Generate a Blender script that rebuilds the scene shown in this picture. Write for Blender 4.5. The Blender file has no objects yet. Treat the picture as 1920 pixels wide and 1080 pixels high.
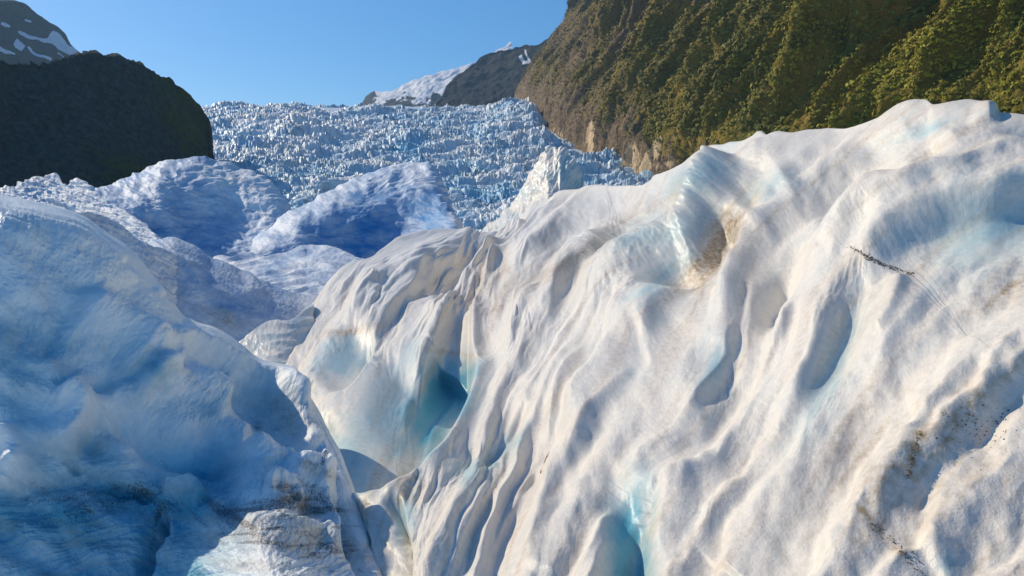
import bpy, math, random
import numpy as np
from mathutils import Vector, Euler

# ------------------------------------------------------------------ camera, sky, sun, exposure
S = bpy.context.scene
C = S.collection
W, H = 1920.0, 1080.0
F = 1507.0                      # focal length in picture pixels (about 65 degrees across)
HOR = 420.0                     # picture row of the horizon
PITCH = math.atan((H / 2 - HOR) / F)
EYE = np.array([0.0, 0.0, 3.0])

cam_d = bpy.data.cameras.new('camera')
cam = bpy.data.objects.new('camera', cam_d)
C.objects.link(cam)
cam.location = EYE
cam.rotation_euler = (math.pi / 2 - PITCH, 0, 0)
cam_d.sensor_fit = 'HORIZONTAL'
cam_d.sensor_width = 36.0
cam_d.lens = 36.0 * F / W
cam_d.clip_start = 0.1
cam_d.clip_end = 30000.0
S.camera = cam

SUN_EL = math.radians(35.0)
SUN_AZ = math.radians(-60.0)    # measured from straight ahead (+Y) towards the right
sun_dir = Vector((math.sin(SUN_AZ) * math.cos(SUN_EL), math.cos(SUN_AZ) * math.cos(SUN_EL), math.sin(SUN_EL)))
sun_d = bpy.data.lights.new('sun', 'SUN')
sun_d.energy = 4.8
sun_d.angle = math.radians(0.55)
sun_d.color = (1.0, 0.86, 0.66)
sun = bpy.data.objects.new('sun', sun_d)
C.objects.link(sun)
sun.rotation_euler = (-sun_dir).to_track_quat('-Z', 'Y').to_euler()

world = bpy.data.worlds.new('World')
S.world = world
world.use_nodes = True
wn = world.node_tree.nodes
wl = world.node_tree.links
sky = wn.new('ShaderNodeTexSky')
sky.sky_type = 'NISHITA'
sky.sun_disc = False
sky.sun_elevation = SUN_EL
sky.sun_rotation = SUN_AZ
sky.altitude = 300
sky.air_density = 1.0
sky.dust_density = 0.7
sky.ozone_density = 4.0
bg = wn['Background']
hs = wn.new('ShaderNodeHueSaturation')
hs.inputs['Hue'].default_value = 0.5
hs.inputs['Saturation'].default_value = 1.4
wl.new(sky.outputs[0], hs.inputs['Color'])
wl.new(hs.outputs[0], bg.inputs['Color'])
bg.inputs['Strength'].default_value = 0.12

S.view_settings.view_transform = 'Standard'
S.view_settings.look = 'None'
S.view_settings.exposure = 0.2
S.view_settings.gamma = 1.0
S.render.engine = 'CYCLES'
S.cycles.use_denoising = True
S.cycles.max_bounces = 6
S.cycles.diffuse_bounces = 3
S.cycles.glossy_bounces = 2
S.cycles.transmission_bounces = 2
S.cycles.volume_bounces = 0
S.cycles.sample_clamp_indirect = 6.0
S.cycles.caustics_reflective = False
S.cycles.caustics_refractive = False

# ------------------------------------------------------------------ helpers
cp_, sp_ = math.cos(PITCH), math.sin(PITCH)


def at(px, py, d):
    """Point of the place seen at picture position (px, py), d metres ahead."""
    px = np.asarray(px, float); py = np.asarray(py, float); d = np.asarray(d, float)
    cx = (px - W / 2) / F
    cy = -(py - H / 2) / F
    dy = cp_ + cy * sp_
    dz = -sp_ + cy * cp_
    k = d / dy
    return np.stack([cx * k, d + 0 * cx, dz * k], -1) + EYE


def project(P):
    q = P - EYE
    zc = q[..., 1] * cp_ - q[..., 2] * sp_
    yc = q[..., 1] * sp_ + q[..., 2] * cp_
    return W / 2 + q[..., 0] / zc * F, H / 2 - yc / zc * F, zc


def smooth(a, b, x):
    t = np.clip((x - a) / (b - a), 0, 1)
    return t * t * (3 - 2 * t)


def curve(pts):
    """Smooth monotone-ish interpolation through (x, value) pairs."""
    p = np.array(pts, float)
    x, y = p[:, 0], p[:, 1]
    m = np.gradient(y, x)
    h0 = np.diff(x); s = np.diff(y) / h0
    m[1:-1] = np.where(s[:-1] * s[1:] <= 0, 0.35 * (s[:-1] + s[1:]) / 2, (s[:-1] + s[1:]) / 2)
    def f(q):
        q = np.asarray(q, float)
        i = np.clip(np.searchsorted(x, q) - 1, 0, len(x) - 2)
        h = x[i + 1] - x[i]
        t = np.clip((q - x[i]) / h, 0, 1)
        return ((2*t**3 - 3*t**2 + 1) * y[i] + (t**3 - 2*t**2 + t) * h * m[i]
                + (-2*t**3 + 3*t**2) * y[i + 1] + (t**3 - t**2) * h * m[i + 1])
    return f


class TPS:
    """Thin-plate spline through (x, y, value)."""
    def __init__(self, pts, scale=500.0, reg=1e-4):
        p = np.array(pts, float)
        self.s = scale
        self.p = p[:, :2] / scale
        n = len(p)
        K = self.k(np.linalg.norm(self.p[:, None] - self.p[None], axis=2)) + reg * np.eye(n)
        P = np.c_[np.ones(n), self.p]
        A = np.zeros((n + 3, n + 3))
        A[:n, :n] = K; A[:n, n:] = P; A[n:, :n] = P.T
        self.w = np.linalg.solve(A, np.r_[p[:, 2], 0, 0, 0])
    @staticmethod
    def k(r):
        return r * r * np.log(r + 1e-9)
    def __call__(self, x, y):
        x = np.asarray(x, float) / self.s; y = np.asarray(y, float) / self.s
        o = self.w[-3] + self.w[-2] * x + self.w[-1] * y
        for (a, b), w in zip(self.p, self.w[:-3]):
            r2 = (x - a) ** 2 + (y - b) ** 2
            o = o + w * 0.5 * r2 * np.log(r2 + 1e-12)
        return o


_rng = np.random.RandomState(7)
_perm = _rng.permutation(256)
_perm = np.r_[_perm, _perm, _perm]
_ga = _rng.rand(256) * 2 * np.pi
_g3 = _rng.randn(256, 3); _g3 /= np.linalg.norm(_g3, axis=1)[:, None]


def pn2(x, y, seed=0):
    x = np.asarray(x, float) + seed * 17.31; y = np.asarray(y, float) + seed * 9.77
    xi = np.floor(x).astype(int); yi = np.floor(y).astype(int)
    xf = x - xi; yf = y - yi
    u = xf**3 * (xf * (xf * 6 - 15) + 10); v = yf**3 * (yf * (yf * 6 - 15) + 10)
    def g(i, j):
        a = _ga[_perm[_perm[(xi + i) & 255] + ((yi + j) & 255)]]
        return np.cos(a) * (xf - i) + np.sin(a) * (yf - j)
    return 1.5 * ((g(0, 0) * (1 - u) + g(1, 0) * u) * (1 - v) + (g(0, 1) * (1 - u) + g(1, 1) * u) * v)


def pn3(p, seed=0):
    x, y, z = p[..., 0] + seed * 13.1, p[..., 1] + seed * 7.7, p[..., 2] + seed * 3.3
    xi = np.floor(x).astype(int); yi = np.floor(y).astype(int); zi = np.floor(z).astype(int)
    xf = x - xi; yf = y - yi; zf = z - zi
    fd = lambda t: t**3 * (t * (t * 6 - 15) + 10)
    u, v, w = fd(xf), fd(yf), fd(zf)
    def g(i, j, k):
        q = _g3[_perm[_perm[_perm[(xi + i) & 255] + ((yi + j) & 255)] + ((zi + k) & 255)]]
        return q[..., 0] * (xf - i) + q[..., 1] * (yf - j) + q[..., 2] * (zf - k)
    l = lambda a, b, t: a + (b - a) * t
    return 1.5 * l(l(l(g(0,0,0), g(1,0,0), u), l(g(0,1,0), g(1,1,0), u), v),
                   l(l(g(0,0,1), g(1,0,1), u), l(g(0,1,1), g(1,1,1), u), v), w)


def fbm2(x, y, seed=0, octv=4, gain=0.5, lac=2.03):
    o = 0; a = 1
    for k in range(octv):
        o = o + a * pn2(x, y, seed + k * 3); a *= gain; x = x * lac; y = y * lac
    return o


def fbm3(p, seed=0, octv=4, gain=0.5):
    o = 0; a = 1
    for k in range(octv):
        o = o + a * pn3(p, seed + k * 3); a *= gain; p = p * 2.03
    return o


def ridge2(x, y, seed=0, octv=3, gain=0.5):
    o = 0; a = 1
    for k in range(octv):
        o = o + a * (1 - 2.2 * np.abs(pn2(x, y, seed + 5 * k))); a *= gain; x = x * 2.1; y = y * 2.1
    return o


def voronoi(x, y, seed=0, jit=0.9):
    """F1, F2 distances and two per-cell random numbers plus the offset to the cell's seed."""
    xi = np.floor(x).astype(int); yi = np.floor(y).astype(int)
    f1 = np.full(x.shape, 9.0); f2 = np.full(x.shape, 9.0)
    r1 = np.zeros(x.shape); r2 = np.zeros(x.shape); ox = np.zeros(x.shape); oy = np.zeros(x.shape)
    tab = np.random.RandomState(seed + 100).rand(4, 256)
    for i in (-1, 0, 1):
        for j in (-1, 0, 1):
            hsh = _perm[_perm[(xi + i) & 255] + ((yi + j + seed * 31) & 255)]
            sx = xi + i + 0.5 + (tab[0][hsh] - 0.5) * jit
            sy = yi + j + 0.5 + (tab[1][hsh] - 0.5) * jit
            d = np.hypot(x - sx, y - sy)
            near = d < f1
            f2 = np.where(near, f1, np.minimum(f2, d))
            f1 = np.where(near, d, f1)
            r1 = np.where(near, tab[2][hsh], r1); r2 = np.where(near, tab[3][hsh], r2)
            ox = np.where(near, x - sx, ox); oy = np.where(near, y - sy, oy)
    return f1, f2, r1, r2, ox, oy


def seg_dist(X, Y, pts):
    """Signed distance to a polyline (positive on its left as drawn, picture y down), and position 0..1 along it."""
    P = np.array(pts, float)[:, :2]
    L = np.r_[0, np.cumsum(np.linalg.norm(np.diff(P, axis=0), axis=1))]
    best = np.full(X.shape, 1e9); sd = np.zeros(X.shape); al = np.zeros(X.shape)
    for i in range(len(P) - 1):
        a, b = P[i], P[i + 1]
        d = b - a; n = d @ d
        t = ((X - a[0]) * d[0] + (Y - a[1]) * d[1]) / n
        tc = np.clip(t, 0, 1)
        ex = X - a[0] - tc * d[0]; ey = Y - a[1] - tc * d[1]
        r = np.hypot(ex, ey)
        m = r < best
        best = np.where(m, r, best)
        s = np.sign(d[1] * ex - d[0] * ey)     # left of travel with y down
        sd = np.where(m, np.where(s == 0, 1, s) * r, sd)
        al = np.where(m, (L[i] + tc * (L[i + 1] - L[i])) / L[-1], al)
    return sd, al


def densify(pts, n=6):
    """Rounded polyline through the given points (Catmull-Rom)."""
    P = np.array(pts, float)
    if len(P) < 3:
        return P
    Q = np.vstack([2 * P[0] - P[1], P, 2 * P[-1] - P[-2]])
    out = []
    for i in range(1, len(Q) - 2):
        for t in np.linspace(0, 1, n, endpoint=False):
            a, b, c, d = Q[i - 1], Q[i], Q[i + 1], Q[i + 2]
            out.append(0.5 * (2 * b + (c - a) * t + (2*a - 5*b + 4*c - d) * t*t + (3*b - a - 3*c + d) * t**3))
    out.append(P[-1])
    return np.array(out)


def stroke(A, X, Y, pts, h, wl, wr, ends=(0.15, 0.15), power=2.0, wob=0.0, seed=0, gate=None, ws=None):
    """Add a carved groove (h<0) or raised ridge (h>0) along pts, given from top to bottom: widths wl / wr to its left / right."""
    P = densify(pts)
    m = 2.6 * max(wl, wr) + 5
    box = (X > P[:, 0].min() - m) & (X < P[:, 0].max() + m) & (Y > P[:, 1].min() - m) & (Y < P[:, 1].max() + m)
    if not box.any():
        return
    x, y = X[box], Y[box]
    if wob:
        k = ws or wob * 6
        no = 2 if ws else 3
        dx = wob * fbm2(x / k, y / k, 40 + seed, no, .35); dy = wob * fbm2(x / k, y / k, 60 + seed, no, .35)
        x = x + dx; y = y + dy
    d, al = seg_dist(x, y, P)
    w = np.where(d > 0, wr, wl)
    e = np.minimum(smooth(0, max(ends[0], 1e-3), al), smooth(0, max(ends[1], 1e-3), 1 - al))
    if gate:
        cx, cy, rx, ry, ga = gate
        c, s = math.cos(math.radians(ga)), math.sin(math.radians(ga))
        u = ((x - cx) * c + (y - cy) * s) / rx; v = (-(x - cx) * s + (y - cy) * c) / ry
        e = np.exp(-(u * u + v * v) ** 2)
    A[box] += h * e * np.exp(-np.abs(d / w) ** power)


def billow(x, y, seed=0, octv=2, gain=0.45):
    """Rounded ribs parted by narrow creases."""
    o = 0; a = 1
    for k in range(octv):
        o = o + a * (2.4 * np.sqrt(pn2(x, y, seed + 5 * k) ** 2 + 0.022) - 0.8); a *= gain; x = x * 2.1; y = y * 2.1
    return o


def blob(A, X, Y, cx, cy, rx, ry, ang, v, wob=0.35, seed=0, hard=2.0):
    """Soft patch with a ragged outline."""
    R = max(rx, ry) * 2.2
    box = (np.abs(X - cx) < R) & (np.abs(Y - cy) < R)
    if not box.any():
        return
    x, y = X[box] - cx, Y[box] - cy
    c, s = math.cos(math.radians(ang)), math.sin(math.radians(ang))
    u = (x * c + y * s) / rx; w = (-x * s + y * c) / ry
    r = np.sqrt(u * u + w * w) + wob * fbm2(u * 1.3, w * 1.3, 80 + seed, 4)
    A[box] += v * np.exp(-np.clip(r, 0, 9) ** hard)


def mesh_from(name, verts, faces, attrs=None, mats=(), smooth_=True, parent=None):
    me = bpy.data.meshes.new(name)
    v = np.ascontiguousarray(verts, np.float32).reshape(-1, 3)
    f = np.ascontiguousarray(faces, np.int32)
    me.vertices.add(len(v)); me.vertices.foreach_set('co', v.ravel())
    n, k = f.shape
    me.loops.add(n * k); me.loops.foreach_set('vertex_index', f.ravel())
    me.polygons.add(n)
    me.polygons.foreach_set('loop_start', np.arange(0, n * k, k, dtype=np.int32))
    me.polygons.foreach_set('loop_total', np.full(n, k, np.int32))
    if smooth_:
        me.polygons.foreach_set('use_smooth', np.ones(n, bool))
    me.update(calc_edges=True)
    if attrs:
        for an, a in attrs.items():
            at_ = me.attributes.new(an, 'FLOAT_COLOR', 'POINT')
            q = np.ones((len(v), 4), np.float32); q[:, :a.shape[-1]] = a.reshape(len(v), -1)
            at_.data.foreach_set('color', q.ravel())
    for m in mats:
        me.materials.append(m)
    o = bpy.data.objects.new(name, me)
    C.objects.link(o)
    if parent:
        o.parent = parent
    return o


def grid_faces(nr, nc):
    i = np.arange(nr * nc).reshape(nr, nc)
    return np.stack([i[:-1, :-1], i[:-1, 1:], i[1:, 1:], i[1:, :-1]], -1).reshape(-1, 4)


def normals(V):
    du = np.gradient(V, axis=1); dv = np.gradient(V, axis=0)
    n = np.cross(du, dv)
    n /= np.linalg.norm(n, axis=2)[..., None] + 1e-12
    return n


def blur(A, n=1):
    for _ in range(n):
        B = A.copy()
        B[1:-1] = (A[:-2] + 2 * A[1:-1] + A[2:]) / 4
        A = B.copy()
        A[:, 1:-1] = (B[:, :-2] + 2 * B[:, 1:-1] + B[:, 2:]) / 4
    return A


def tag(o, label=None, cat=None, group=None, kind=None):
    if label: o['label'] = label
    if cat: o['category'] = cat
    if group: o['group'] = group
    if kind: o['kind'] = kind
    return o


def empty(name, loc):
    o = bpy.data.objects.new(name, None)
    o.empty_display_size = 0.3
    o.location = loc
    C.objects.link(o)
    return o


# ------------------------------------------------------------------ node materials
def nodes_of(name):
    m = bpy.data.materials.new(name); m.use_nodes = True
    nt = m.node_tree
    return m, nt, nt.nodes['Principled BSDF'], nt.nodes, nt.links


def nnoise(nt, scale, detail=4, rough=0.55, vec=None, lac=2.0):
    n = nt.nodes.new('ShaderNodeTexNoise')
    n.inputs['Scale'].default_value = scale; n.inputs['Detail'].default_value = detail
    n.inputs['Roughness'].default_value = rough; n.inputs['Lacunarity'].default_value = lac
    if vec is not None: nt.links.new(vec, n.inputs['Vector'])
    return n.outputs['Fac']


def nramp(nt, fac, stops):
    r = nt.nodes.new('ShaderNodeValToRGB')
    e = r.color_ramp.elements
    while len(e) < len(stops): e.new(0.5)
    for q, (p, c) in zip(e, stops):
        q.position = p; q.color = (*c, 1) if len(c) == 3 else c
    nt.links.new(fac, r.inputs['Fac'])
    return r.outputs['Color']


def nmix(nt, fac, a, b, blend='MIX'):
    m = nt.nodes.new('ShaderNodeMix'); m.data_type = 'RGBA'; m.blend_type = blend
    for sock, v in ((m.inputs[0], fac), (m.inputs[6], a), (m.inputs[7], b)):
        if hasattr(v, 'node'): nt.links.new(v, sock)
        elif isinstance(v, (int, float)): sock.default_value = v
        else: sock.default_value = (*v, 1)
    return m.outputs[2]


def nmath(nt, op, a, b=0.0, clamp=False):
    m = nt.nodes.new('ShaderNodeMath'); m.operation = op; m.use_clamp = clamp
    for sock, v in ((m.inputs[0], a), (m.inputs[1], b)):
        if hasattr(v, 'node'): nt.links.new(v, sock)
        else: sock.default_value = v
    return m.outputs[0]


def nbump(nt, height, strength, dist, prev=None):
    b = nt.nodes.new('ShaderNodeBump')
    b.inputs['Strength'].default_value = strength; b.inputs['Distance'].default_value = dist
    nt.links.new(height, b.inputs['Height'])
    if prev is not None: nt.links.new(prev, b.inputs['Normal'])
    return b.outputs['Normal']


def ice_material(name, grain, white=(0.76, 0.72, 0.645), clear_shade=(0.08, 0.40, 0.52), silt=(0.40, 0.29, 0.17),
                 grit=(0.05, 0.05, 0.055), rough=0.42, bump=0.5, sss=0.0):
    """Glacier ice. The mesh attribute 'ice' carries the tints: R silt, G blue of glassy ice and painted shade, B dark grit."""
    m, nt, bs, N, L = nodes_of(name)
    tc = N.new('ShaderNodeTexCoord').outputs['Object']
    a = N.new('ShaderNodeAttribute'); a.attribute_name = 'ice'
    sep = N.new('ShaderNodeSeparateColor'); L.new(a.outputs['Color'], sep.inputs[0])
    big = nnoise(nt, 0.9 / grain * 0.05, 5, 0.6, tc)
    med = nnoise(nt, 0.25 / grain, 5, 0.65, tc)
    fine = nnoise(nt, 1.0 / grain, 3, 0.7, tc)
    speck = nnoise(nt, 2.2 / grain, 2, 0.6, tc)
    # fraction of blue, ice and painted shade, with cloudy variation
    g = nmath(nt, 'ADD', sep.outputs[1], nmath(nt, 'ADD', nmath(nt, 'MULTIPLY', nmath(nt, 'SUBTRACT', big, 0.5), 0.35), nmath(nt, 'MULTIPLY', nmath(nt, 'SUBTRACT', med, 0.5), 0.45)), True)
    col = nmix(nt, g, white, clear_shade)
    # silt in patches
    s1 = nramp(nt, med, [(0.32, (0.25,) * 3), (0.68, (1.3,) * 3)])
    s = nmath(nt, 'MULTIPLY', sep.outputs[0], s1, True)
    col = nmix(nt, s, col, silt)
    # grit: scattered dark grains whose number follows the attribute
    th = nmath(nt, 'SUBTRACT', 0.80, nmath(nt, 'MULTIPLY', sep.outputs[2], 0.42))
    gr = nmath(nt, 'MULTIPLY', nmath(nt, 'SUBTRACT', speck, th), 9.0, True)
    gr = nmath(nt, 'MULTIPLY', gr, nmath(nt, 'MULTIPLY', sep.outputs[2], 4.0, True), True)
    col = nmix(nt, nmath(nt, 'MULTIPLY', gr, 0.85), col, grit)
    L.new(col, bs.inputs['Base Color'])
    bs.inputs['Roughness'].default_value = rough
    bs.inputs['IOR'].default_value = 1.31
    bs.inputs['Specular IOR Level'].default_value = 0.45
    hgt = nmath(nt, 'ADD', nmath(nt, 'MULTIPLY', med, 1.1), nmath(nt, 'MULTIPLY', fine, 1.0))
    soft = nmath(nt, 'SUBTRACT', 1.0, nmath(nt, 'MULTIPLY', g, 0.75))
    b = N.new('ShaderNodeBump')
    b.inputs['Distance'].default_value = grain * 0.55
    L.new(nmath(nt, 'MULTIPLY', soft, bump), b.inputs['Strength']); L.new(hgt, b.inputs['Height'])
    L.new(b.outputs['Normal'], bs.inputs['Normal'])
    if sss:
        bs.inputs['Subsurface Weight'].default_value = sss
        bs.inputs['Subsurface Radius'].default_value = (0.25, 0.7, 1.0)
        bs.inputs['Subsurface Scale'].default_value = grain * 6
    return m


M_near = ice_material('near_ice', 0.022, rough=.34, bump=.4)
M_mid = ice_material('middle_ice', 0.10, rough=.6, bump=.35, white=(0.74, 0.77, 0.79), clear_shade=(0.035, 0.22, 0.48))  # deep blue also darkens the hump faces as painted shade


# ------------------------------------------------------------------ ice formations built as closed-over sheets
def formation(name, x0, x1, nc, nf, nb, yc, yb, depth, relief=None, colour=None, mat=None, back=(6.0, 5.0), roll=0.0,
              rollw=40.0, spow=1.0, parent=None, edge_noise=None):
    """An ice body: its seen face runs from yb up to its crest yc, then it turns over and falls away behind.
    depth(px,py) in metres; relief(X,Y) in picture pixels of bulge; colour(X,Y) -> silt, clear, grit."""
    px = np.linspace(x0, x1, nc) if np.isscalar(nc) else np.asarray(nc)
    nc = len(px)
    crest = yc(px) + (edge_noise(px) if edge_noise else 0)
    base = yb(px)
    s = np.linspace(0, 1, nf)[:, None] ** spow
    X = np.repeat(px[None], nf, 0)
    Y = base[None] + (crest - base)[None] * s
    D = depth(X, Y)
    if roll:
        D = D + roll * np.exp(-((Y - crest[None]) / rollw))
    V = at(X, Y, D)
    # back side
    dr = crest - base
    tb = np.linspace(0, 1, nb + 1)[1:, None, None]
    top = V[-1][None]
    outx = np.zeros_like(top); outx[..., 1] = 1.0; outx[..., 0] = top[..., 0] / top[..., 1] * 0.97
    ln, drop = back
    if callable(ln): ln = ln(px)[None, :, None]
    ang = tb * math.pi * 0.5
    see = np.maximum(0, (EYE[2] - top[..., 2:3]) / top[..., 1:2]) * 1.25 + 0.04    # falls away from the eye's line at once
    Bk = top + outx * ln * np.sin(ang) - np.array([0, 0, 1.0]) * (drop * (1 - np.cos(ang)) + see * ln * np.sin(ang))
    A = np.concatenate([V, Bk], 0)
    Xa = np.concatenate([X, np.repeat(px[None], nb, 0)], 0)
    Ya = np.concatenate([Y, crest[None] - 14 * np.linspace(0, 1, nb + 1)[1:, None] * np.ones_like(px)[None]], 0)
    Da = np.concatenate([D, D[-1:] + np.zeros((nb, 1))], 0)
    n = -normals(blur(A, 6))
    if (n[:nf, :, 1].mean() > 0): n = -n
    if relief is not None:
        r = relief(Xa, Ya, A)
        fade = np.ones(nf + nb); fade[nf:] = np.linspace(1, 0.15, nb) ** 1.5
        rb = 2.5 * fbm3(A * (F / 90.0) / Da[..., None], 77, 3)
        r = r + rb * (1 - fade)[:, None]
        fade[:] = 1
        A = A + n * (r * Da / F * fade[:, None])[..., None]
    Xp, Yp, _z = project(A)
    attr = colour(Xp, Yp, A) if colour else np.zeros(A.shape)
    fc = grid_faces(nf + nb, nc)
    o = mesh_from(name, A, fc, {'ice': np.clip(attr, 0, 1)}, [mat], parent=parent)
    return o, A, Xa, Ya, n


# ------------------------------------------------------------------ the great sunlit slope on the right
def logd(pts):
    f = TPS([(a, b, math.log(c)) for a, b, c in pts])
    return lambda X, Y: np.exp(f(X, Y))


slope_depth = logd([(720,1080,6.1),(1200,1080,6),(1920,1080,4.8),(2080,1160,4.2),(600,1150,7.8),(560,690,16),(600,800,12),(660,920,8.0),(700,970,7.2),
    (560,900,11.5),(640,1050,7.5),(560,600,22),(640,510,26),(850,440,34),(930,430,36),(1110,355,34),(1200,345,28),(1300,300,23),
    (1430,250,19),(1560,240,17),(1700,195,15),(1810,188,14),(1920,215,13),(2080,240,12.2),(2400,260,10.5),(2750,340,8.8),(2700,700,5.6),(2300,700,6.4),(2300,1150,3.9),(2750,1180,3.4),(900,700,13.5),(1200,700,10.5),
    (1500,700,8.8),(1800,700,7.3),(1000,520,22),(1300,450,16),(1600,400,12.5),(1900,450,9.5),(1000,900,8.5),(1500,900,6.7)])
slope_crest = curve([(495,735),(525,700),(545,655),(552,620),(575,585),(592,565),(605,545),(620,525),(650,500),(700,483),(745,455),(800,438),(850,433),
    (900,436),(932,430),(960,405),(985,395),(1010,380),(1060,366),(1110,357),(1160,352),(1200,345),(1240,325),(1290,302),(1330,280),
    (1360,275),(1390,268),(1410,258),(1425,249),(1440,256),(1480,256),(1520,247),(1560,241),(1585,238),(1640,218),(1690,195),
    (1715,188),(1735,187),(1750,196),(1790,190),(1815,187),(1850,200),(1880,212),(1920,222),(1990,236),(2080,240),(2300,250),(2700,330)])
slope_base = curve([(495,1000),(545,1050),(600,1110),(650,1150),(720,1185),(760,1188),(2700,1188)])
flow = TPS([(x, y, v) for v, L in [
    (0, [(850,440),(700,520),(620,620),(570,700)]),
    (1, [(950,435),(800,560),(700,690),(620,820)]),
    (2, [(1010,400),(930,500),(850,640),(760,820),(700,950)]),
    (3, [(1130,410),(1020,530),(940,660),(860,830),(760,1060)]),
    (4, [(1250,440),(1080,580),(960,760),(850,1000)]),
    (5, [(1390,320),(1300,430),(1180,560),(1090,740),(940,1060)]),
    (6, [(1560,300),(1420,420),(1340,640),(1200,840),(1050,1080)]),
    (7, [(1800,260),(1650,370),(1480,560),(1380,780),(1250,960),(1160,1100)]),
    (8, [(1920,370),(1700,560),(1560,760),(1420,960),(1330,1100)]),
    (9, [(2500,330),(2250,440),(2000,560),(1760,760),(1630,930),(1510,1090)]),
    (10, [(2700,420),(2400,560),(2050,760),(1850,930),(1720,1090)]), (11.5, [(2700,700),(2400,880),(2150,1090)])] for x, y in L])


CALM = [(765, 775, 170, 115, -52, 1), (858, 622, 46, 46, 0, .8), (640, 770, 60, 130, -28, .5), (640, 672, 60, 50, -30, 1), (800, 770, 120, 80, -50, 1), (650, 860, 60, 110, 25, .8), (1180, 1030, 55, 140, 8, 1), (1310, 330, 85, 46, -28, 1),
        (1230, 440, 120, 40, -12, 1), (1440, 350, 75, 30, -22, .9), (1240, 520, 80, 26, -38, 1), (1340, 690, 30, 70, 15, .8), (1560, 690, 36, 130, 22, .9),
        (1850, 440, 130, 60, -15, .8)]


def slope_relief(X, Y, A):
    r = np.zeros(X.shape)
    psi = flow(X, Y)
    psi = psi + 0.16 * fbm2(X / 130, Y / 130, 3, 3)
    al = (Y - 0.35 * X) / 100.0
    al = al + 0.5 * fbm2(X / 200, Y / 200, 4, 2)
    rough = np.clip(1.15 - 0.85 * smooth(820, 1420, X + 0.5 * (Y - 600)), 0.5, 1.2)
    rough = rough * (0.55 + 0.9 * smooth(-.5, .6, fbm2(X / 110, Y / 110, 6, 2)))
    calm = np.zeros(X.shape)
    for q in CALM:
        blob(calm, X, Y, *q, wob=.3, seed=int(q[0]) % 50, hard=3)
    calm = 1 - 0.9 * np.clip(calm, 0, 1)
    rough = rough * calm
    # long ribs leaning over to the right: the phase is pulled by the height itself
    left = 1 - smooth(780, 1250, X + 0.5 * (Y - 600))
    q0 = psi * 1.05 + 0.3
    n0 = pn2(q0, al * 0.11, 11)
    n0 = pn2(q0 + 0.30 * n0, al * 0.11, 11)
    n0 = pn2(q0 + 0.30 * n0, al * 0.11, 11)
    r += 52 * (0.30 + 0.65 * calm) * n0 * (0.75 + 0.25 * (1 - left))
    q1 = psi * 2.3 + 5.1
    n1 = pn2(q1, al * 0.13, 12)
    n1 = pn2(q1 + 0.28 * n1, al * 0.13, 12)
    q2 = psi * 1.55 + 9.7
    n2 = pn2(q2, al * 0.10, 17)
    n2 = pn2(q2 + 0.30 * n2, al * 0.10, 17)
    n2 = pn2(q2 + 0.30 * n2, al * 0.10, 17)
    r += 24 * (0.2 + 0.8 * calm) * n2 * (1 - .5 * left)
    r += 21 * (0.15 + 0.85 * calm) * n1 * (0.6 + 0.7 * smooth(-.4, .5, pn2(X / 160, Y / 160, 13)))
    r += 6 * rough * (0.15 + .85 * left) * billow(psi * 1.9 + .25 * fbm2(X / 60, Y / 60, 15, 2), al * 0.40, 14, 2, 0.5)
    r += 3.6 * rough * (0.10 + .90 * left) * billow(psi * 4.2 + .4 * fbm2(X / 45, Y / 45, 16, 2), al * 1.1, 21, 2, 0.45)
    r += 0.9 * rough * fbm2(psi * 11, al * 0.8, 31, 2, 0.5)
    r += 1.0 * fbm2(X / 110, Y / 90, 51, 3) * (0.3 + 0.7 * calm)
    r += 0.4 * fbm2(X / 14, Y / 14, 55, 3, 0.6) * calm
    r *= 0.30 + 0.70 * smooth(0, 70, Y - slope_crest(X))
    T = lambda *a, **k: stroke(r, X, Y, *a, **{**k, 'ws': 120.0, 'wob': max(k.get('wob', 0), 5.0)})
    # the big lit ribs with a steep right flank (each throws its own shadow to the right)
    T([(2500,130),(2200,260),(1925,365),(1800,400),(1690,450),(1620,520),(1575,600)], 42, 60, 28, ends=(.3,.2), power=1.7)
    T([(1610,500),(1570,590),(1530,690),(1470,790),(1390,880)], 46, 75, 26, ends=(.4,.5), wob=7)
    T([(1650,500),(1600,600),(1565,690),(1500,790)], -16, 18, 50, ends=(.4,.5), wob=7)
    T([(2500,160),(2200,290),(1930,395),(1800,432),(1700,485),(1640,550)], -28, 18, 110, ends=(.3,.15), wob=5, power=1.6)
    T([(1700,520),(1690,600),(1650,650)], 14, 20, 12, wob=5)
    T([(1500,310),(1440,380),(1400,450),(1370,560),(1350,650)], 42, 26, 38, ends=(.2,.3))
    T([(1470,470),(1440,560),(1420,640)], -22, 18, 34, ends=(.3,.4))
    T([(1390,300),(1360,350),(1310,420),(1240,480),(1150,545),(1080,640)], 58, 34, 22, ends=(.08,.4))
    T([(1365,380),(1315,470),(1255,518),(1200,548)], -58, 14, 42, ends=(.25,.3))
    T([(1290,330),(1260,400),(1180,450),(1120,460)], -26, 60, 60, ends=(.3,.3))
    T([(1480,345),(1440,370),(1390,400)], -24, 50, 24, ends=(.3,.3))
    T([(1880,215),(1760,235),(1700,290),(1640,340)], 26, 40, 22, ends=(.1,.3))
    T([(1790,262),(1740,290),(1690,330),(1600,355)], -24, 20, 40, ends=(.2,.3))
    T([(2300,250),(2100,262),(1920,262),(1860,262),(1800,265)], -26, 14, 30, ends=(.05,.4))
    T([(1640,350),(1580,380),(1530,420)], -20, 26, 40, ends=(.3,.3))
    T([(1720,330),(1680,370),(1600,440),(1530,560)], 22, 40, 26, ends=(.25,.3))
    # ribs of the lower middle
    T([(1290,520),(1180,640),(1090,760),(1010,900)], 26, 60, 30, ends=(.3,.4))
    T([(1190,600),(1120,700),(1090,760)], -16, 24, 30, ends=(.3,.4))
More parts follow.
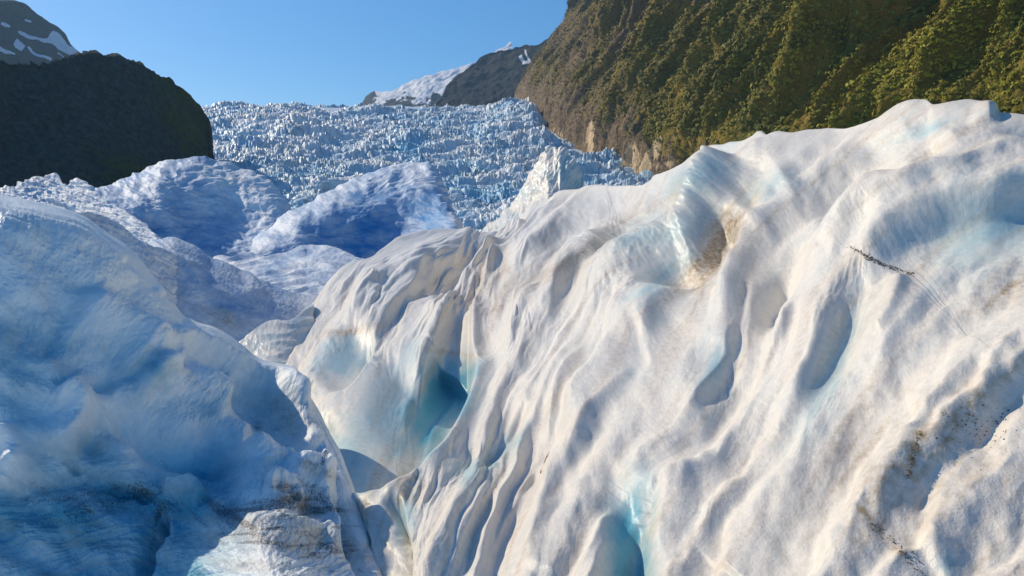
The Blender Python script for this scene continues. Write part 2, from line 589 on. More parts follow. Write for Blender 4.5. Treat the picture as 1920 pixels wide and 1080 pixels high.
    T([(1360,640),(1350,700),(1320,760)], -10, 40, 20, ends=(.3,.4))
    T([(1420,740),(1300,870),(1200,950),(1130,1050),(1090,1130)], 44, 90, 24, ends=(.6,.02), wob=8)
    T([(1210,900),(1180,980),(1190,1090),(1200,1180)], -64, 40, 42, ends=(.3,.02))
    T([(1330,830),(1270,930),(1250,1000),(1250,1120)], 24, 34, 46, ends=(.4,.02))
    T([(1620,790),(1480,930),(1380,1080)], 16, 60, 40, ends=(.3,.02))
    T([(1560,880),(1500,960),(1450,1040)], -12, 24, 30, ends=(.3,.2), wob=8)
    T([(2500,330),(2200,480),(1920,640),(1800,720),(1730,800),(1690,900),(1620,1040)], 22, 60, 22, ends=(.3,.1), wob=6)
    T([(1880,750),(1800,850),(1740,930),(1660,1010)], -18, 24, 40, ends=(.2,.3), wob=8)
    T([(2300,520),(2100,600),(1920,690),(1850,760),(1800,830)], 12, 30, 16, ends=(.1,.3))
    T([(1860,880),(1800,980),(1760,1090)], 12, 60, 30, ends=(.3,.1))
    T([(1700,990),(1740,1060),(1770,1120)], -18, 24, 18, ends=(.3,.05))
    # long ribs, each with its shaded right flank
    for q in [([(1110,640),(1075,710),(1040,790),(1000,860)], 30, 46, 13), ([(1215,690),(1150,770),(1095,850),(1050,930)], 26, 50, 14),
              ([(1395,580),(1360,650),(1320,730),(1260,810)], 28, 46, 13), ([(1500,560),(1440,660),(1390,740)], 30, 50, 14),
              ([(1030,520),(1000,590),(960,660),(930,720)], 28, 34, 11), ([(1300,520),(1240,610),(1190,690)], 26, 44, 14),
              ([(1430,860),(1340,960),(1280,1060)], 24, 60, 18), ([(1030,850),(960,940),(910,1040)], 24, 46, 14), ([(930,900),(880,980),(850,1060)], 20, 36, 12),
              ([(1860,330),(1700,400),(1560,470),(1460,570)], 30, 44, 16), ([(1760,296),(1640,350),(1520,425),(1440,510)], 26, 40, 15),
              ([(1650,268),(1540,318),(1450,362)], 20, 30, 12), ([(1180,450),(1100,510),(1050,580),(1010,660)], 26, 36, 12),
              ([(1100,420),(1010,480),(950,550)], 20, 28, 10), ([(960,470),(900,530),(850,590)], 20, 26, 10), ([(820,470),(760,540),(720,600),(690,650)], 20, 28, 11),
              ([(740,500),(690,560),(650,620)], 16, 22, 9), ([(1760,560),(1680,650),(1620,740)], 22, 60, 20), ([(1860,800),(1780,900),(1700,1000)], 18, 50, 20)]:
        T(*q, ends=(.35, .45), wob=10, power=1.8)
    # left part: hollows of clear ice
    T([(700,600),(690,635),(672,668),(643,706),(600,735)], -46, 62, 7, gate=(648, 668, 60, 52, -40))
    T([(890,560),(872,640),(873,700),(860,760),(805,835),(725,882),(620,930),(560,950)], -125, 140, 8, power=1.7, gate=(775, 775, 190, 118, -52))
    T([(790,660),(740,760),(690,850),(650,950)], -14, 46, 46, ends=(.4,.4))
    T([(905,560),(875,605),(848,660)], 34, 34, 34, ends=(.5,.03))
    T([(860,555),(825,610),(800,660),(780,700)], 46, 40, 13, ends=(.4,.25))
    T([(900,640),(885,720),(850,800),(790,870),(740,900)], 20, 10, 26, ends=(.15,.3))
    T([(745,905),(742,960),(750,1010),(735,1070)], -42, 26, 8, ends=(.2,.2))
    T([(990,760),(940,830),(880,880)], -28, 40, 14, ends=(.3,.3))
    T([(900,830),(880,880),(870,960)], -14, 16, 16, ends=(.3,.4))
    T([(1040,690),(950,800),(880,860)], 16, 30, 22, ends=(.3,.4))
    T([(1060,470),(960,560),(910,640)], 16, 30, 20, ends=(.3,.3))
    T([(890,495),(850,520),(800,540)], -18, 20, 16, ends=(.3,.3))
    T([(900,470),(880,480),(860,470)], -14, 16, 14)
    T([(985,420),(960,445),(900,490)], 16, 14, 14)
    return r


def slope_colour(X, Y, A):
    dirt = np.zeros(X.shape); clear_shade = np.zeros(X.shape); grit = np.zeros(X.shape)
    psi = flow(X, Y); al = (Y - 0.35 * X) / 100.0
    streak = fbm2(psi * 5, al * 0.3, 71, 4, 0.6)
    dirt += 0.10 + 0.34 * np.clip(streak, 0, 1) + 0.10 * smooth(1300, 1900, X) * smooth(450, 900, Y)
    clear_shade += 0.10 * np.clip(-streak, 0, 1)
    b = lambda *a, **k: blob(*((a[0], X, Y) + a[1:]), **k)
    b(clear_shade, 640, 670, 52, 42, -30, .55, hard=4, seed=1)
    b(clear_shade, 815, 775, 95, 46, -50, 1.0, hard=3, seed=2)
    b(clear_shade, 730, 770, 110, 60, -60, .45, seed=3)
    b(clear_shade, 845, 710, 36, 44, 0, .8, seed=4)  # teal ice, deepened to paint the shade of the cave
    b(clear_shade, 640, 880, 80, 40, 65, .55, seed=5)
    b(clear_shade, 760, 960, 22, 60, 0, .45, seed=6)
    b(clear_shade, 1180, 1030, 45, 130, 8, .95, hard=3, seed=7)  # shadow of the lower rib, painted in blue
    b(clear_shade, 1310, 330, 75, 36, -28, .45, hard=3, seed=8)
    b(clear_shade, 1230, 440, 110, 34, -12, .40, seed=9)
    b(clear_shade, 1440, 350, 65, 22, -22, .35, seed=10)
    b(clear_shade, 1240, 520, 70, 20, -38, .55, seed=11)
    b(clear_shade, 1340, 690, 26, 60, 15, .5, seed=12)  # blue strip painted for the groove's shadow
    b(clear_shade, 940, 850, 60, 18, -42, .45, seed=13)
    b(clear_shade, 880, 890, 26, 30, 0, .45, seed=14)
    b(clear_shade, 1780, 1060, 22, 26, 0, .7, seed=15)
    b(clear_shade, 1560, 690, 26, 120, 22, .5, seed=16)  # painted cast shadow to the right of the long rib
    b(clear_shade, 1860, 430, 130, 70, -15, .5, seed=17)  # shade below the upper lit ridge, put into the colour
    b(clear_shade, 1720, 250, 70, 14, -20, .4, seed=18)
    b(dirt, 1350, 450, 95, 22, -58, .9, seed=21, wob=.6)
    b(dirt, 1310, 505, 70, 16, -40, .5, seed=22, wob=.6)
    b(dirt, 1080, 480, 150, 16, -32, .6, seed=23, wob=.6)
    b(dirt, 920, 540, 50, 40, -40, .45, seed=24, wob=.7)
    b(dirt, 760, 910, 26, 36, 20, .6, seed=25, wob=.6)
    b(dirt, 1780, 790, 120, 26, -40, .5, seed=26, wob=.6)
    b(dirt, 1640, 930, 40, 90, 20, .4, seed=27, wob=.6)
    b(dirt, 1900, 540, 90, 30, -25, .45, seed=28, wob=.6)
    b(dirt, 660, 620, 50, 8, -8, .8, seed=29)
    b(dirt, 840, 661, 42, 5, 8, .5, seed=30)
    t = lambda arr, *a, **k: stroke(arr, X, Y, *a, **k)
    t(dirt, [(1725,800),(1712,850),(1700,900)], .9, 7, 9)
    t(grit, [(1722,805),(1713,850),(1703,890)], .6, 4, 4, wob=3)
    t(grit, [(1590,462),(1630,482),(1660,497),(1715,512)], .9, 4, 4, wob=3)
    t(grit, [(1640,985),(1690,1025),(1730,1075)], .5, 6, 6, wob=4)
    t(dirt, [(1600,940),(1660,1010),(1720,1070)], .5, 8, 8, wob=4)
    b(grit, 1830, 800, 60, 40, -40, .42, seed=33, wob=.6)
    b(grit, 1870, 500, 50, 12, -35, .4, seed=34, wob=.6)
    b(grit, 960, 540, 60, 24, -40, .22, seed=35, wob=.6)
    b(grit, 1355, 445, 70, 18, -58, .38, seed=36, wob=.6)
    grit += 0.04
    return np.stack([dirt, clear_shade, grit], -1)


slope, slopeA, slopeX, slopeY, slopeN = formation('ice_slope', 497, 2700, np.r_[np.linspace(497, 1980, 1420), np.linspace(1984, 2700, 150)], 1000, 60, slope_crest, slope_base, slope_depth, slope_relief,
    slope_colour, M_near, back=(9, 6))
tag(slope, 'huge sunlit cream white ice slope with long flutes falling to the left', 'ice slope')

# ------------------------------------------------------------------ the blue block on the left
block_depth = logd([(-260,290,8.0),(0,365,8.0),(150,402,8.3),(300,530,9.0),(345,590,9.2),(480,668,9.8),(557,692,10.0),(600,775,9.2),
    (640,850,8.3),(690,985,7.0),(730,1085,6.1),(0,700,6.9),(0,900,6.4),(0,1080,6.0),(300,700,7.9),(300,880,6.9),(300,1080,6.0),(400,1080,5.5),(450,760,8.6),(500,860,7.6),(500,950,6.5),
    (600,1000,6.4),(520,1080,4.9),(-260,700,7),(-260,1190,5.9),(720,1190,5.0)])
block_crest = curve([(-260,285),(-100,335),(0,365),(40,372),(80,381),(150,402),(200,435),(250,470),(280,505),(300,530),(320,555),(345,590),
    (370,604),(400,612),(430,628),(460,650),(480,667),(510,678),(540,684),(557,692),(566,715),(580,745),(600,775),(620,815),(640,850),
    (655,890),(670,930),(690,985),(710,1040),(730,1085),(770,1180)])
block_base = curve([(-260,1200),(770,1200)])


def block_relief(X, Y, A):
    r = np.zeros(X.shape)
    r += 22 * fbm2(X / 170, Y / 120, 5, 3, 0.45) + 12 * billow((X + .3 * Y) / 190, (Y - .5 * X) / 95, 7, 1) * (1 - .6 * smooth(430, 560, X))
    q = Y + 0.30 * X + 18 * fbm2(X / 140, Y / 140, 9, 2)
    rim = Y - block_crest(X)
    r *= 0.35 + 0.65 * smooth(0, 60, rim)
    r += 3.2 * billow(X / 150 + .3 * pn2(X / 40, Y / 40, 8), rim / 15, 23, 2) * np.exp(-rim / 50)
    r += 4.0 * fbm2(X / 130, q / 22, 15, 3, 0.5) * (0.05 + 0.95 * smooth(760, 900, Y))
    r += 1.8 * fbm2(X / 40, q / 9, 17, 3, 0.6) * smooth(800, 950, Y)
    r += 1.7 * fbm2(X / 13, Y / 13, 19, 3, 0.6) + 1.1 * billow((X + .4 * Y) / 46, (Y - .45 * X) / 22, 27, 3, .5) * smooth(-.2, .4, fbm2(X / 120, Y / 90, 28, 2))
    T = lambda *a, **k: stroke(r, X, Y, *a, **k)
    T2 = lambda pts, h, *a, **k: stroke(r, X, Y, pts, 1.9 * h, *a, **k)
    # crest line and the ledges below it
    T2([(-40,385),(100,410),(210,470),(290,560),(340,620)], 5, 14, 20, ends=(.05,.3))
    T2([(230,480),(275,512),(300,545)], -14, 8, 8)
    T2([(305,545),(335,585),(352,610)], -12, 7, 7)
    T2([(320,610),(400,650),(480,690),(560,712)], 24, 14, 9, ends=(.2,.05))
    T2([(330,640),(400,675),(470,702),(545,728)], -18, 12, 12, ends=(.2,.2))
    T2([(390,660),(450,695),(520,715),(565,745),(600,800)], 22, 16, 14, ends=(.3,.3))
    T2([(430,700),(500,750),(545,790),(580,830)], -26, 40, 22, ends=(.2,.2))
    # the dark undercut step and its bright pocket
    T2([(470,790),(520,830),(570,845),(610,850)], -30, 34, 14, ends=(.2,.1))
    T2([(612,845),(606,870),(600,885)], -26, 10, 5)
    T2([(400,845),(480,855),(550,868),(610,895),(640,930)], 26, 30, 7, ends=(.3,.2))
    T2([(540,860),(590,875),(620,890)], -26, 6, 6)
    T2([(520,890),(590,920),(630,960),(640,1010)], 22, 14, 20, ends=(.2,.2))
    T2([(490,920),(540,925),(572,955)], 16, 30, 8)
    T2([(500,935),(545,945),(585,975)], -12, 8, 8, wob=4)
    T2([(430,1010),(520,1005),(600,1005),(650,1050)], 18, 20, 10, ends=(.2,.2))
    T2([(440,985),(540,990),(610,1000)], -12, 8, 8)
    T2([(600,900),(640,960),(670,1030),(700,1080)], -18, 14, 18, ends=(.3,.1))
    # folds of the shaded face
    T2([(180,760),(260,790),(360,840),(480,860)], -26, 34, 26, ends=(.25,.25))
    T2([(200,770),(160,830),(120,870)], -22, 20, 30)
    T2([(110,720),(150,770),(110,860)], 28, 36, 30)
    T2([(10,800),(40,860),(10,920)], 26, 40, 20)
    T2([(250,700),(340,720),(440,760)], 18, 30, 30)
    T2([(160,720),(280,690),(340,640)], -14, 14, 20)
    T2([(300,910),(360,915),(385,945)], 16, 20, 12)
    T2([(300,930),(290,1000),(260,1090)], -24, 12, 14, ends=(.3,.05), wob=6)
    T2([(0,930),(150,900),(300,930)], -16, 14, 20, wob=6)
    T2([(0,640),(120,650),(240,700)], -18, 40, 40)
    T2([(140,560),(260,640),(330,700)], 22, 60, 40)
    r *= 0.12 + 0.88 * smooth(0, 70, rim)
    r += 2.2 * billow(X / 170, rim / 13, 29, 2) * np.exp(-(rim / 40) ** 2) * smooth(0, 6, rim)
    return r


def block_colour(X, Y, A):
    dirt = np.zeros(X.shape); clear_shade = np.zeros(X.shape); grit = np.zeros(X.shape)
    clear_shade += 0.16 + 0.40 * fbm2(X / 150, Y / 110, 91, 4, 0.55) + 0.30 * smooth(780, 960, Y)
    b = lambda *a, **k: blob(*((a[0], X, Y) + a[1:]), **k)
    b(clear_shade, 220, 570, 150, 80, 45, -.35, seed=1)
    b(clear_shade, 20, 500, 40, 60, 0, -.4, seed=2)
    b(clear_shade, 150, 760, 60, 90, 15, -.45, seed=3)
    b(clear_shade, 10, 850, 45, 70, 0, -.5, seed=4)
    b(clear_shade, 560, 840, 70, 30, 10, -.6, seed=5)
    b(clear_shade, 330, 860, 160, 24, 15, -.3, seed=6)
    b(clear_shade, 300, 690, 36, 30, 0, .6, seed=7)
    b(clear_shade, 390, 770, 36, 26, 0, .6, seed=8)
    b(clear_shade, 60, 690, 100, 80, 0, .5, seed=9)
    b(clear_shade, 100, 1000, 300, 110, 0, .45, seed=10)
    b(clear_shade, 420, 890, 70, 36, 0, .4, seed=11)
    b(clear_shade, 620, 980, 70, 130, -20, -.7, seed=12)
    clear_shade *= 1 - 0.85 * smooth(-60, 20, (Y - 1000) * 0.2 + X - 470) * smooth(860, 900, Y)  # blue cut back past the shadow edge, so the ledges look sunlit
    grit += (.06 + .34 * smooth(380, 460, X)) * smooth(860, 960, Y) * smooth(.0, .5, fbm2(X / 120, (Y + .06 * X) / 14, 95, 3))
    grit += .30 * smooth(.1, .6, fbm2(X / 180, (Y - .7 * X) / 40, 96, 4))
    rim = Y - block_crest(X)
    clear_shade *= 0.35 + 0.65 * smooth(6, 60, rim)
    b(grit, 300, 640, 200, 60, 45, .25, seed=20, wob=.6)
    b(grit, 540, 790, 70, 50, 40, .55, seed=21, wob=.6)
    b(grit, 300, 960, 230, 60, 0, .50, seed=22, wob=.6)
    b(grit, 540, 1010, 110, 60, 0, .55, seed=23, wob=.5)
    b(grit, 120, 940, 160, 40, -10, .45, seed=24, wob=.6)
    b(grit, 550, 925, 60, 26, 20, .55, seed=25, wob=.6)
    b(grit, 60, 720, 60, 40, 0, .4, seed=26, wob=.6)
    t = lambda arr, *a, **k: stroke(arr, X, Y, *a, **k)
    t(grit, [(235,482),(275,508),(290,518)], .35, 4, 4, wob=4)
    t(grit, [(310,545),(345,588)], .35, 4, 4, wob=4)
    t(grit, [(545,858),(590,872),(612,885)], .6, 7, 7, wob=4)
    t(grit, [(612,845),(604,875)], .8, 7, 6)
    t(grit, [(480,800),(482,845)], .4, 10, 10, wob=6)
    t(grit, [(300,940),(290,1000),(262,1085)], .45, 6, 6, wob=7)
    dirt += .30 * smooth(860, 980, Y) * smooth(-.3, .5, fbm2(X / 130, Y / 30, 97, 3))
    b(dirt, 545, 1010, 110, 50, 0, .40, seed=30, wob=.5)
    b(dirt, 550, 930, 40, 20, 20, .8, seed=31)
    b(dirt, 600, 885, 50, 12, 22, .6, seed=32)
    b(dirt, 545, 780, 60, 40, 40, .35, seed=33)
    grit += 0.03
    return np.stack([dirt, clear_shade, grit], -1)


M_block = ice_material('shade_blue_ice', 0.020, white=(0.76, 0.80, 0.80), clear_shade=(0.06, 0.32, 0.44), silt=(0.34, 0.27, 0.19))  # bluer tints put the block's shade into its ice colour
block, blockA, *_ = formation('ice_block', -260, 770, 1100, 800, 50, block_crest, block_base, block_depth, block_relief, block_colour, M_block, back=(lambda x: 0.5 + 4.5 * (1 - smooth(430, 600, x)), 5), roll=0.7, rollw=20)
tag(block, 'big shaded blue ice block with gritty ledges across the gully from the sunlit slope', 'ice block')

# ------------------------------------------------------------------ humps of ice up the glacier
def waves(sx, sy, amp, seed, tilt=0.0, fine=1.0):
    def f(X, Y, A):
        q = Y + tilt * X
        return (amp * ridge2(X / sx + 0.4 * pn2(X / sx, q / sy, seed), q / sy, seed, 2)
                + 0.45 * amp * fbm2(X / (sx * .4), q / (sy * .4), seed + 4, 3) + fine * fbm2(X / 7, Y / 5, seed + 8, 2))
    return f


def plain_colour(clear_shade=0.2, dirt=0.05, grit=0.05, seed=0, spots=()):
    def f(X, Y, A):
        c = (clear_shade(X, Y) if callable(clear_shade) else clear_shade) + 0.3 * fbm2(X / 60, Y / 35, seed, 4)
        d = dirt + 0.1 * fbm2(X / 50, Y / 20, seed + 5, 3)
        g = grit + 0 * X
        for k, (ch, x, y, rx, ry, a, v) in enumerate(spots):
            blob((d, c, g)[ch], X, Y, x, y, rx, ry, a, v, seed=seed + k)
        return np.stack([d, c, g], -1)
    return f


def ddepth(near, far):
    """depth sheet from a few points"""
    return logd(near + far)


# gully step between the block and the slope
step, *_ = formation('ice_step', 440, 588, 220, 160, 16, curve([(440,650),(462,632),(480,615),(500,603),(545,600),(560,590),(600,560)]),
    curve([(440,740),(600,800)]), logd([(440,690,17.5),(470,630,18.5),(545,600,19.5),(545,690,17.5),(600,700,18.5),(588,560,22),(600,800,17)]),
    lambda X, Y, A: 2.6 * ridge2(X / 70, Y / 26, 5, 1) + .6 * fbm2(X / 9, Y / 9, 6, 2), plain_colour(.12, .0, .0, 3), M_near, back=(3, 4))
tag(step, 'small white ice step closing the head of the narrow gully', 'ice step')

hump_a, *_ = formation('ice_hump', 225, 640, 500, 260, 20, curve([(225,490),(245,474),(262,462),(285,454),(322,447),(345,455),(372,470),(392,486),(410,490),(440,500),
    (480,520),(540,545),(590,560),(640,572)]), curve([(225,640),(480,760),(640,760)]),
    logd([(225,500,20),(322,447,22),(480,520,23),(640,572,25),(300,620,19.5),(450,640,20.5),(600,640,22.5),(640,760,21),(225,640,18.5)]),
    waves(110, 44, 3.4, 31, -0.55, .6), plain_colour(.45, .06, .06, 13, [(2, 430, 602, 30, 14, 20, .45), (1, 330, 560, 80, 30, 30, -.25), (0, 420, 600, 40, 18, 15, .5)]),
    M_mid, back=(5, 4), roll=2.0, rollw=24)
tag(hump_a, 'rounded pale blue ice hump just behind the blue block, its crest lit', 'ice hump')

hump_b, *_ = formation('ice_hump', 370, 760, 620, 300, 20, curve([(370,500),(400,482),(440,478),(500,478),(540,470),(575,461),(610,464),(650,476),(700,490),(760,500)]),
    curve([(370,600),(760,640)]), logd([(370,490,34),(575,461,36),(700,490,34),(370,560,30),(560,560,30),(760,640,28)]),
    lambda X, Y, A: 5.5 * ridge2(X / 150 + .3 * pn2(X / 50, Y / 30, 4), (Y - 0.16 * np.abs(X - 575)) / 13, 41, 1) + 2 * fbm2(X / 30, Y / 7, 45, 3),
    plain_colour(.35, .02, .02, 23), M_mid, back=(8, 4), roll=3.0, rollw=26)
tag(hump_b, 'low ice mound wrinkled with many fine sunlit ripples', 'ice hump')

hump_c_crest = curve([(470,445),(520,415),(545,398),(560,388),(585,378),(602,366),(640,348),(690,316),(720,312),(760,309),(802,306),
    (820,318),(835,345),(850,375),(860,405),(869,432),(890,470)])
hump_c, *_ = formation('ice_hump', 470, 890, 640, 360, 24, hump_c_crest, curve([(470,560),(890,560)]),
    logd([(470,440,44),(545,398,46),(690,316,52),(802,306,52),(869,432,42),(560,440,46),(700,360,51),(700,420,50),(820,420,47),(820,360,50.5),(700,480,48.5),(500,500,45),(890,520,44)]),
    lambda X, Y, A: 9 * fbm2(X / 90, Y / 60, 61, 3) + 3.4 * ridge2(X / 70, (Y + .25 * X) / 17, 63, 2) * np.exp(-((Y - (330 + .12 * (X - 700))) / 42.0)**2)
        + 1.6 * fbm2(X / 22, Y / 9, 65, 3), plain_colour(lambda X, Y: .30 + .42 * smooth(.30, .75, (Y - hump_c_crest(X)) / 70 + .3 * fbm2(X / 60, Y / 20, 37, 3)), .02, .02, 33), M_mid, back=(12, 7), roll=6.0, rollw=36)  # face below the crest painted bluer as shade
tag(hump_c, 'deep blue shaded ice hump with a rippled sunlit top, in front of the icefall', 'ice hump')

hump_d, *_ = formation('ice_hump', 40, 600, 720, 360, 24, curve([(40,385),(80,371),(120,366),(170,360),(205,348),(235,335),(270,318),(300,303),(330,296),(357,291),(390,296),
    (430,303),(450,312),(470,318),(500,338),(520,358),(540,380),(552,398),(600,440)]), curve([(40,560),(600,560)]),
    logd([(40,385,50),(200,348,58),(357,291,64),(470,318,66),(545,390,62),(300,380,59.5),(430,390,63),(500,400,62),(150,420,52),(300,440,58),(500,460,59),(300,540,54),(600,540,54),(40,540,50)]),
    lambda X, Y, A: 8 * fbm2(X / 80, Y / 60, 71, 3) + 2.2 * ridge2((X + Y) / 60, (Y - .35 * X) / 20, 73, 2) + 1.5 * fbm2(X / 20, Y / 9, 75, 3),
    plain_colour(.4, .03, .03, 43, [(2, 450, 335, 40, 8, 35, .7), (1, 500, 365, 60, 40, 40, -.7), (1, 400, 340, 70, 36, 40, -.3),  # right flank paled to paint the sunlight on it
        (2, 470, 430, 26, 18, 0, .35), (1, 300, 440, 220, 30, 0, .35)]), M_mid, back=(16, 10), roll=6.0, rollw=34)
tag(hump_d, 'broad ice hump with a pale cream face on its right flank, below the dark mountain', 'ice hump')

hump_e, *_ = formation('ice_hump', -120, 330, 500, 240, 20, curve([(-120,362),(-40,360),(5,354),(45,342),(70,334),(100,329),(112,336),(125,346),(138,340),(152,338),(168,350),(190,372),(240,402),(290,440),(330,490)]),
    curve([(-120,480),(330,520)]), logd([(-120,360,34),(100,329,36),(160,345,35),(240,400,32),(0,420,32),(200,440,31),(-120,460,31)]),
    waves(60, 16, 4, 81, -0.3), plain_colour(.15, .12, .12, 53), M_mid, back=(8, 6))
tag(hump_e, 'small double topped ice hump with gritty sunlit crest, against the foot of the dark mountain', 'ice hump')

hump_f, *_ = formation('ice_hump', 90, 330, 420, 200, 16, curve([(90,395),(130,397),(180,405),(215,420),(250,440),(280,458),(330,480)]), curve([(90,520),(330,600)]),
    logd([(90,395,17),(180,405,20),(270,455,21),(330,480,22),(90,500,16.5),(250,560,18)]),
    lambda X, Y, A: 4 * ridge2(X / 80, (Y - .55 * X) / 13, 91, 2) + 1.2 * fbm2(X / 9, Y / 9, 92, 2), plain_colour(.25, .1, .06, 63), M_mid, back=(5, 4))
tag(hump_f, 'narrow rippled ice shoulder peeping over the crest of the blue block', 'ice hump')

# pinnacle
pin, *_ = formation('ice_pinnacle', 900, 1130, 420, 380, 26, curve([(900,445),(925,420),(950,400),(970,380),(985,350),(1000,322),(1012,300),(1022,284),(1035,279),(1050,278),
    (1062,284),(1072,300),(1085,316),(1100,335),(1110,352),(1130,385)]), curve([(900,490),(1130,470)]),
    logd([(900,450,44),(970,385,43),(1040,278,42),(1110,352,41),(1040,380,37),(960,440,37),(1130,460,34),(900,490,36)]),
    lambda X, Y, A: 5 * ridge2((X + .45 * Y) / 26, (Y - .4 * X) / 60, 95, 2) + 2 * ridge2((X + .45 * Y) / 9, Y / 22, 96, 2)
        - 26 * np.exp(-((X - 1085) / 34.0)**2) * smooth(320, 345, Y), plain_colour(.06, .12, .05, 73, [(1, 1080, 370, 34, 34, 0, .2)]), M_near, back=(7, 8))
tag(pin, 'sharp sunlit ice pinnacle standing at the upper end of the big slope', 'ice pinnacle')

# ------------------------------------------------------------------ glacier surface under everything, and the icefall
fall_row = curve([(150,452),(240,440),(300,408),(360,375),(430,335),(520,293),(620,258),(740,228),(860,206),(960,197)])


def fall_z(y):
    return -(fall_row(y) - HOR) / F * y + EYE[2]


def glacier_z(x, y):
    near = -2.6 + 0 * y
    z = np.where(y < 150, near - smooth(5, 60, y) * 1.5, 0)
    t = smooth(60, 150, y)
    z = np.where(y < 150, z * (1 - t) + fall_z(150.0) * t - 3 * t, fall_z(np.maximum(y, 150)) - 3)
    z = z - 7 * np.exp(-((y - 12) / 9.0)**2)
    return z


gy = np.r_[np.linspace(-60, 60, 80), np.geomspace(61, 1000, 160), np.linspace(1050, 3500, 20)]
gx = np.r_[np.linspace(-900, -120, 40), np.linspace(-115, 115, 160), np.linspace(120, 900, 40)]
GX, GY = np.meshgrid(gx, gy)
GZ = glacier_z(GX, np.minimum(GY, 955)) - smooth(955, 1300, GY) * 60 + 1.2 * fbm2(GX / 14, GY / 14, 2, 4) - 1.0
GZ = np.where(GY < 4, np.minimum(GZ, -3.0), GZ)
ga = np.zeros(GZ.shape + (3,)); ga[..., 1] = .35
ground = mesh_from('ground', np.stack([GX, GY, GZ], -1), grid_faces(*GX.shape)[:, ::-1], {'ice': ga}, [M_mid])
tag(ground, kind='structure')

M_fall = ice_material('icefall_ice', 1.2, white=(0.72, 0.77, 0.80), clear_shade=(0.22, 0.50, 0.70), silt=(0.35, 0.33, 0.30), bump=0.5)


def serac_height(x, y):
    wx = x + 6 * fbm2(x / 22, y / 22, 5, 3); wy = y + 6 * fbm2(x / 22, y / 22, 6, 3)
    chaos = smooth(-.45, .55, fbm2(x / 55, y / 40, 8, 3))
    f1, f2, r1, r2, ox, oy = voronoi(wx / 9, wy / 4.6, 3)
    z = smooth(0.0, 0.18, f2 - f1) * (1.0 + 2.6 * r1 ** 2 + (r2 - .5) * 2.6 * (ox + oy))
    f1, f2, r3, r4, ox, oy = voronoi(wx / 3.3, wy / 2.2, 9)
    z += smooth(0.0, 0.22, f2 - f1) * (.3 + r3 ** 2 * 1.7 + 1.6 * (r4 - .5) * ox) * (.25 + .9 * chaos)
    f1, f2, r5, r6, ox, oy = voronoi(wx / 1.7, wy / 1.3, 19)
    z += (r5 - .5) * .6 * (.3 + .9 * chaos) + 1.0 * (r6 - .5) * ox
    z += 5.0 * billow(x / 85, y / 26, 14, 3, .5) + 3.0 * fbm2(x / 60, y / 40, 16, 2)
    return z, r1


ny_, nx_ = 900, 1300
fy = np.geomspace(170, 965, ny_)[:, None]
fp = np.linspace(300, 1330, nx_)[None]
FX = (fp - W / 2) / F * fy; FY = fy + 0 * FX
sh, r1 = serac_height(FX, FY)
# the fall bulges towards the right wall near its top
bulge = 9 * np.exp(-((FX - 5) / 26.0)**2 - ((FY - 830) / 110.0)**2) - 14 * smooth(16, 34, FX - 0.02 * (900 - FY)) * smooth(500, 760, FY) - 5 * smooth(700, 950, FY)
amp = 0.55 + 0.55 * smooth(180, 450, FY)
FZ = fall_z(FY) + bulge + sh * amp - 3.0
fc = np.zeros(FZ.shape + (3,))
fc[..., 1] = np.clip(0.30 + 0.35 * (r1 - .5) + 0.6 * fbm2(FX / 40, FY / 60, 17, 3) - 0.04 * (sh - 4), 0, 1)
fc[..., 0] = 0.06 + 0.12 * (pn2(FX / 5, FY / 5, 18) > .35)
fc[..., 2] = 0.05
fall = mesh_from('icefall', np.stack([FX, FY, FZ], -1), grid_faces(ny_, nx_)[:, ::-1], {'ice': fc}, [M_fall], smooth_=False)
tag(fall, 'wide broken icefall of countless blue white seracs filling the valley', 'icefall', kind='stuff')

